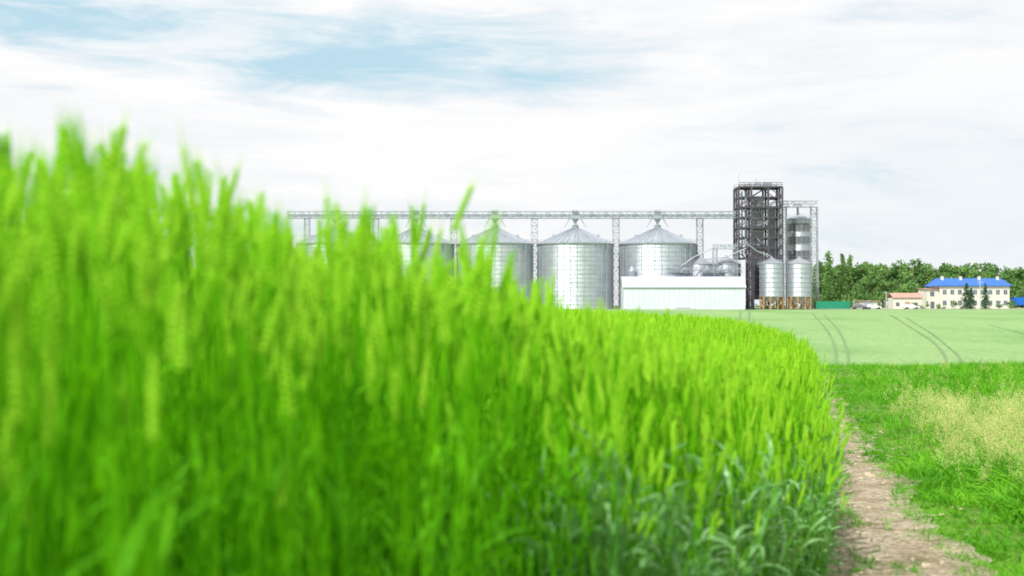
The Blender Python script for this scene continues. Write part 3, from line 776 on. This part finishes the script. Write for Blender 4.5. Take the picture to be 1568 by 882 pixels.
# ------------------------------------------------ trees
def leaf_quad(mb,c,sz,mat,r):
    n=Vector((r.gauss(0,1),r.gauss(0,1),r.gauss(.4,1))).normalized(); u=n.orthogonal().normalized(); v=n.cross(u)
    a=r.uniform(0,6.28); u2=u*math.cos(a)+v*math.sin(a); v2=n.cross(u2); s1=sz*r.uniform(.6,1.3); s2=s1*r.uniform(.45,.8)
    mb.add([c-u2*s1,c-v2*s2*.9,c+u2*s1*.9,c+v2*s2],[(0,1,2,3)],mat)
def tree(mb,x,y,z,h,cr,r,nl=9,nq=70,lsz=.5,cb=.25):
    mb.tube([(x,y,z-.2),(x+.1,y,z+h*.35),(x,y+.1,z+h*.8)],[.028*h,.02*h,.006*h],M_bark,6)
    for k in range(nl):
        a=r.uniform(0,6.28); t=r.uniform(cb,.9); rr=cr*r.uniform(.3,.8)*(1-.55*max(0,t-.5)*2)
        c=Vector((x+math.cos(a)*rr,y+math.sin(a)*rr,z+h*t)); lr=cr*r.uniform(.34,.58)*(1.1-.4*t)
        mb.tube([(x,y,z+h*t*.55),tuple(c)],[.010*h,.003*h],M_bark,4)
        for q in range(nq):
            v=Vector((r.gauss(0,1),r.gauss(0,1),r.gauss(0,1))).normalized()*lr*r.uniform(.45,1.05)
            v.z*=.8; leaf_quad(mb,c+v,lsz,M_tree,r)
r=random.Random(31)
mb=MB()
tops=[(1235,425),(1250,418),(1262,405),(1275,404),(1290,400),(1303,410),(1320,406),(1340,401),(1355,408),(1368,400),(1385,402),(1400,399),(1418,408),(1432,406),(1450,401),(1465,408),(1478,400),(1492,401),(1506,400),(1520,402),(1535,407),(1552,410),(1568,411),(1590,410),(1615,412),(1640,408),(1670,412),(1700,410),(1740,412)]
def topat(px): return float(np.interp(px,[t[0] for t in tops],[t[1] for t in tops]))
px=1236
while px<1760:
    d=r.uniform(500,535); x=WX(px,d); z=g(x,d); h=WZ(topat(px)+r.uniform(-5,5),d)-z
    tree(mb,x,d,z,h,h*.40,r,13,85,.62,.25); px+=r.uniform(7,12)
px=1246
while px<1760:
    d=r.uniform(455,480); x=WX(px,d); z=g(x,d); h=(WZ(r.uniform(413,438),d)-z)
    tree(mb,x,d,z,h,h*.46,r,10,75,.48,.12); px+=r.uniform(12,24)
px=1240
while px<1760:
    d=r.uniform(425,445); x=WX(px,d); z=g(x,d); h=r.uniform(2.0,6)
    tree(mb,x,d,z,h,h*.6,r,6,40,.36,.1); px+=r.uniform(9,24)
mb.obj('distant_tree_line')
def poplar(px,top,d,w):
    x=WX(px,d); z=g(x,d); h=WZ(top,d)-z; e=empty('poplar_tree',(x,d,z)); mb=MB()
    mb.tube([(0,0,0),(0,0,h*.9)],[.3,.05],M_bark,6); mb.obj('trunk',e); mb=MB()
    for k in range(26):
        t=.12+.86*k/26; rr=w*math.sin(math.pi*min(1,t*.8+.15))**.7
        c=Vector((r.uniform(-.3,.3)*w,r.uniform(-.3,.3)*w,h*t))
        for q in range(44): 
            v=Vector((r.gauss(0,.45)*rr,r.gauss(0,.45)*rr,r.gauss(0,.5))); leaf_quad(mb,c+v,.36,M_tree,r)
    mb.obj('crown',e)
poplar(1268,384,440,1.9);poplar(1257,399,445,1.7);poplar(1291,387,446,1.25);poplar(1301,389,448,1.2)
poplar(1250,404,450,1.5)
def spruce(px,top,d,w):
    x=WX(px,d); z=g(x,d); h=WZ(top,d)-z; e=empty('spruce_tree',(x,d,z)); mb=MB()
    mb.tube([(0,0,0),(0,0,h)],[.16,.02],M_bark,6); mb.obj('trunk',e); mb=MB()
    for k in range(16):
        t=k/16; zz=h*(.08+.9*t); L=w*(1-t)**.85+.12
        for b in range(11):
            a=r.uniform(0,6.28); l=L*r.uniform(.7,1.1)
            for q in range(7):
                s=(q+.7)/7; c=Vector((math.cos(a)*l*s,math.sin(a)*l*s,zz-.35*s*l+r.uniform(-.1,.1))); leaf_quad(mb,c,.24,M_spruce,r)
    mb.obj('branches',e)
spruce(1480,431,398,2.3);spruce(1509,432,399,1.5);spruce(1487,440,396,1.6)
# bushes at yard edge
mb=MB()
for px in (1256,1400,1417,1440,1462,1530,1548,1585,1610):
    d=r.uniform(400,406); x=WX(px,d); tree(mb,x,d,g(x,d),r.uniform(1.2,2.4),1.3,r,5,30,.22,.1)
mb.obj('yard_bushes')

# ------------------------------------------------ world & sun
w=bpy.data.worlds.new('World'); scene.world=w; w.use_nodes=True; nt=w.node_tree; nt.nodes.clear(); L=nt.links
SEL=math.radians(48); SAZ=math.radians(214)
out=N(nt,'ShaderNodeOutputWorld'); bg=N(nt,'ShaderNodeBackground',Strength=.11)
sky=N(nt,'ShaderNodeTexSky'); sky.sky_type='NISHITA'; sky.sun_disc=False; sky.sun_elevation=SEL; sky.sun_rotation=SAZ; sky.dust_density=2
tc=N(nt,'ShaderNodeTexCoord'); P=tc.outputs['Generated']
mp=N(nt,'ShaderNodeMapping'); mp.inputs['Scale'].default_value=(3.2,3.2,15); mp.inputs['Rotation'].default_value=(.0,.10,0); L.new(P,mp.inputs[0])
n1=N(nt,'ShaderNodeTexNoise',Scale=1.,Detail=9,Roughness=.58,Distortion=.35); L.new(mp.outputs[0],n1.inputs['Vector'])
mp2=N(nt,'ShaderNodeMapping'); mp2.inputs['Scale'].default_value=(8,8,46); mp2.inputs['Location'].default_value=(3.3,1.2,.4); L.new(P,mp2.inputs[0])
n2=N(nt,'ShaderNodeTexNoise',Scale=1.,Detail=10,Roughness=.64,Distortion=.6); L.new(mp2.outputs[0],n2.inputs['Vector'])
def lin(vec,off,sc):
    a=N(nt,'ShaderNodeVectorMath',_operation='SUBTRACT'); L.new(vec,a.inputs[0]); a.inputs[1].default_value=off
    b=N(nt,'ShaderNodeVectorMath',_operation='MULTIPLY'); L.new(a.outputs[0],b.inputs[0]); b.inputs[1].default_value=sc
    c=N(nt,'ShaderNodeVectorMath',_operation='LENGTH'); L.new(b.outputs[0],c.inputs[0]); return c.outputs['Value']
def mth(op,a,b=None,c=None,clamp=False):
    n=nt.nodes.new('ShaderNodeMath'); n.operation=op; n.use_clamp=clamp
    for i,v in enumerate((a,b,c)):
        if v is None: continue
        if isinstance(v,(int,float)): n.inputs[i].default_value=v
        else: L.new(v,n.inputs[i])
    return n.outputs[0]
h1=mth('MULTIPLY_ADD',lin(P,(-.13,.97,.172),(5.4,0,30)),-.8,1.15,True)
h2=mth('MULTIPLY_ADD',lin(P,(-.28,.95,.190),(6.0,0,36)),-.8,1.12,True)
hole=mth('MAXIMUM',h1,h2)
nn=mth('MULTIPLY_ADD',n1.outputs[0],.50,mth('MULTIPLY',n2.outputs[0],.50))
cov=mth('SUBTRACT',nn,mth('MULTIPLY',hole,.27))
rc=ramp(nt,[(.25,(0,0,0)),(.34,(.55,.55,.55)),(.45,(1,1,1))]); L.new(cov,rc.inputs[0])
rs1=ramp(nt,[(.38,(8.0,8.3,8.6)),(.48,(8.5,8.65,8.85)),(.55,(9.05,9.05,9.1))]); L.new(nn,rs1.inputs[0])
d2=lin(P,(.34,.94,.05),(3.2,0,9)); hz=mth('MULTIPLY_ADD',d2,-.9,1.0,True)
cc=mixc(nt,mth('MULTIPLY',hz,.7),rs1.outputs[0],(7.3,8.0,8.45))
skyc=mixc(nt,.88,sky.outputs[0],(4.9,7.1,8.2))
fin=mixc(nt,rc.outputs[0],skyc,cc)
L.new(fin,bg.inputs[0]); L.new(bg.outputs[0],out.inputs[0])
sun=bpy.data.lights.new('sun','SUN'); sun.energy=5; sun.angle=math.radians(.6); sun.color=(1,.97,.90)
so=bpy.data.objects.new('sun',sun); scene.collection.objects.link(so)
dirv=Vector((math.sin(SAZ)*math.cos(SEL),math.cos(SAZ)*math.cos(SEL),math.sin(SEL)))
so.rotation_euler=dirv.to_track_quat('Z','Y').to_euler(); so.location=dirv*50

cam=bpy.data.cameras.new('camera'); co_=bpy.data.objects.new('camera',cam); scene.collection.objects.link(co_)
cam.lens=50; cam.sensor_width=36; cam.clip_end=9000; cam.clip_start=.05
co_.location=(0,0,E); co_.rotation_euler=(math.radians(90)+math.atan(27/F),0,0)
cam.dof.use_dof=True; cam.dof.focus_distance=20; cam.dof.aperture_fstop=2.7
scene.camera=co_
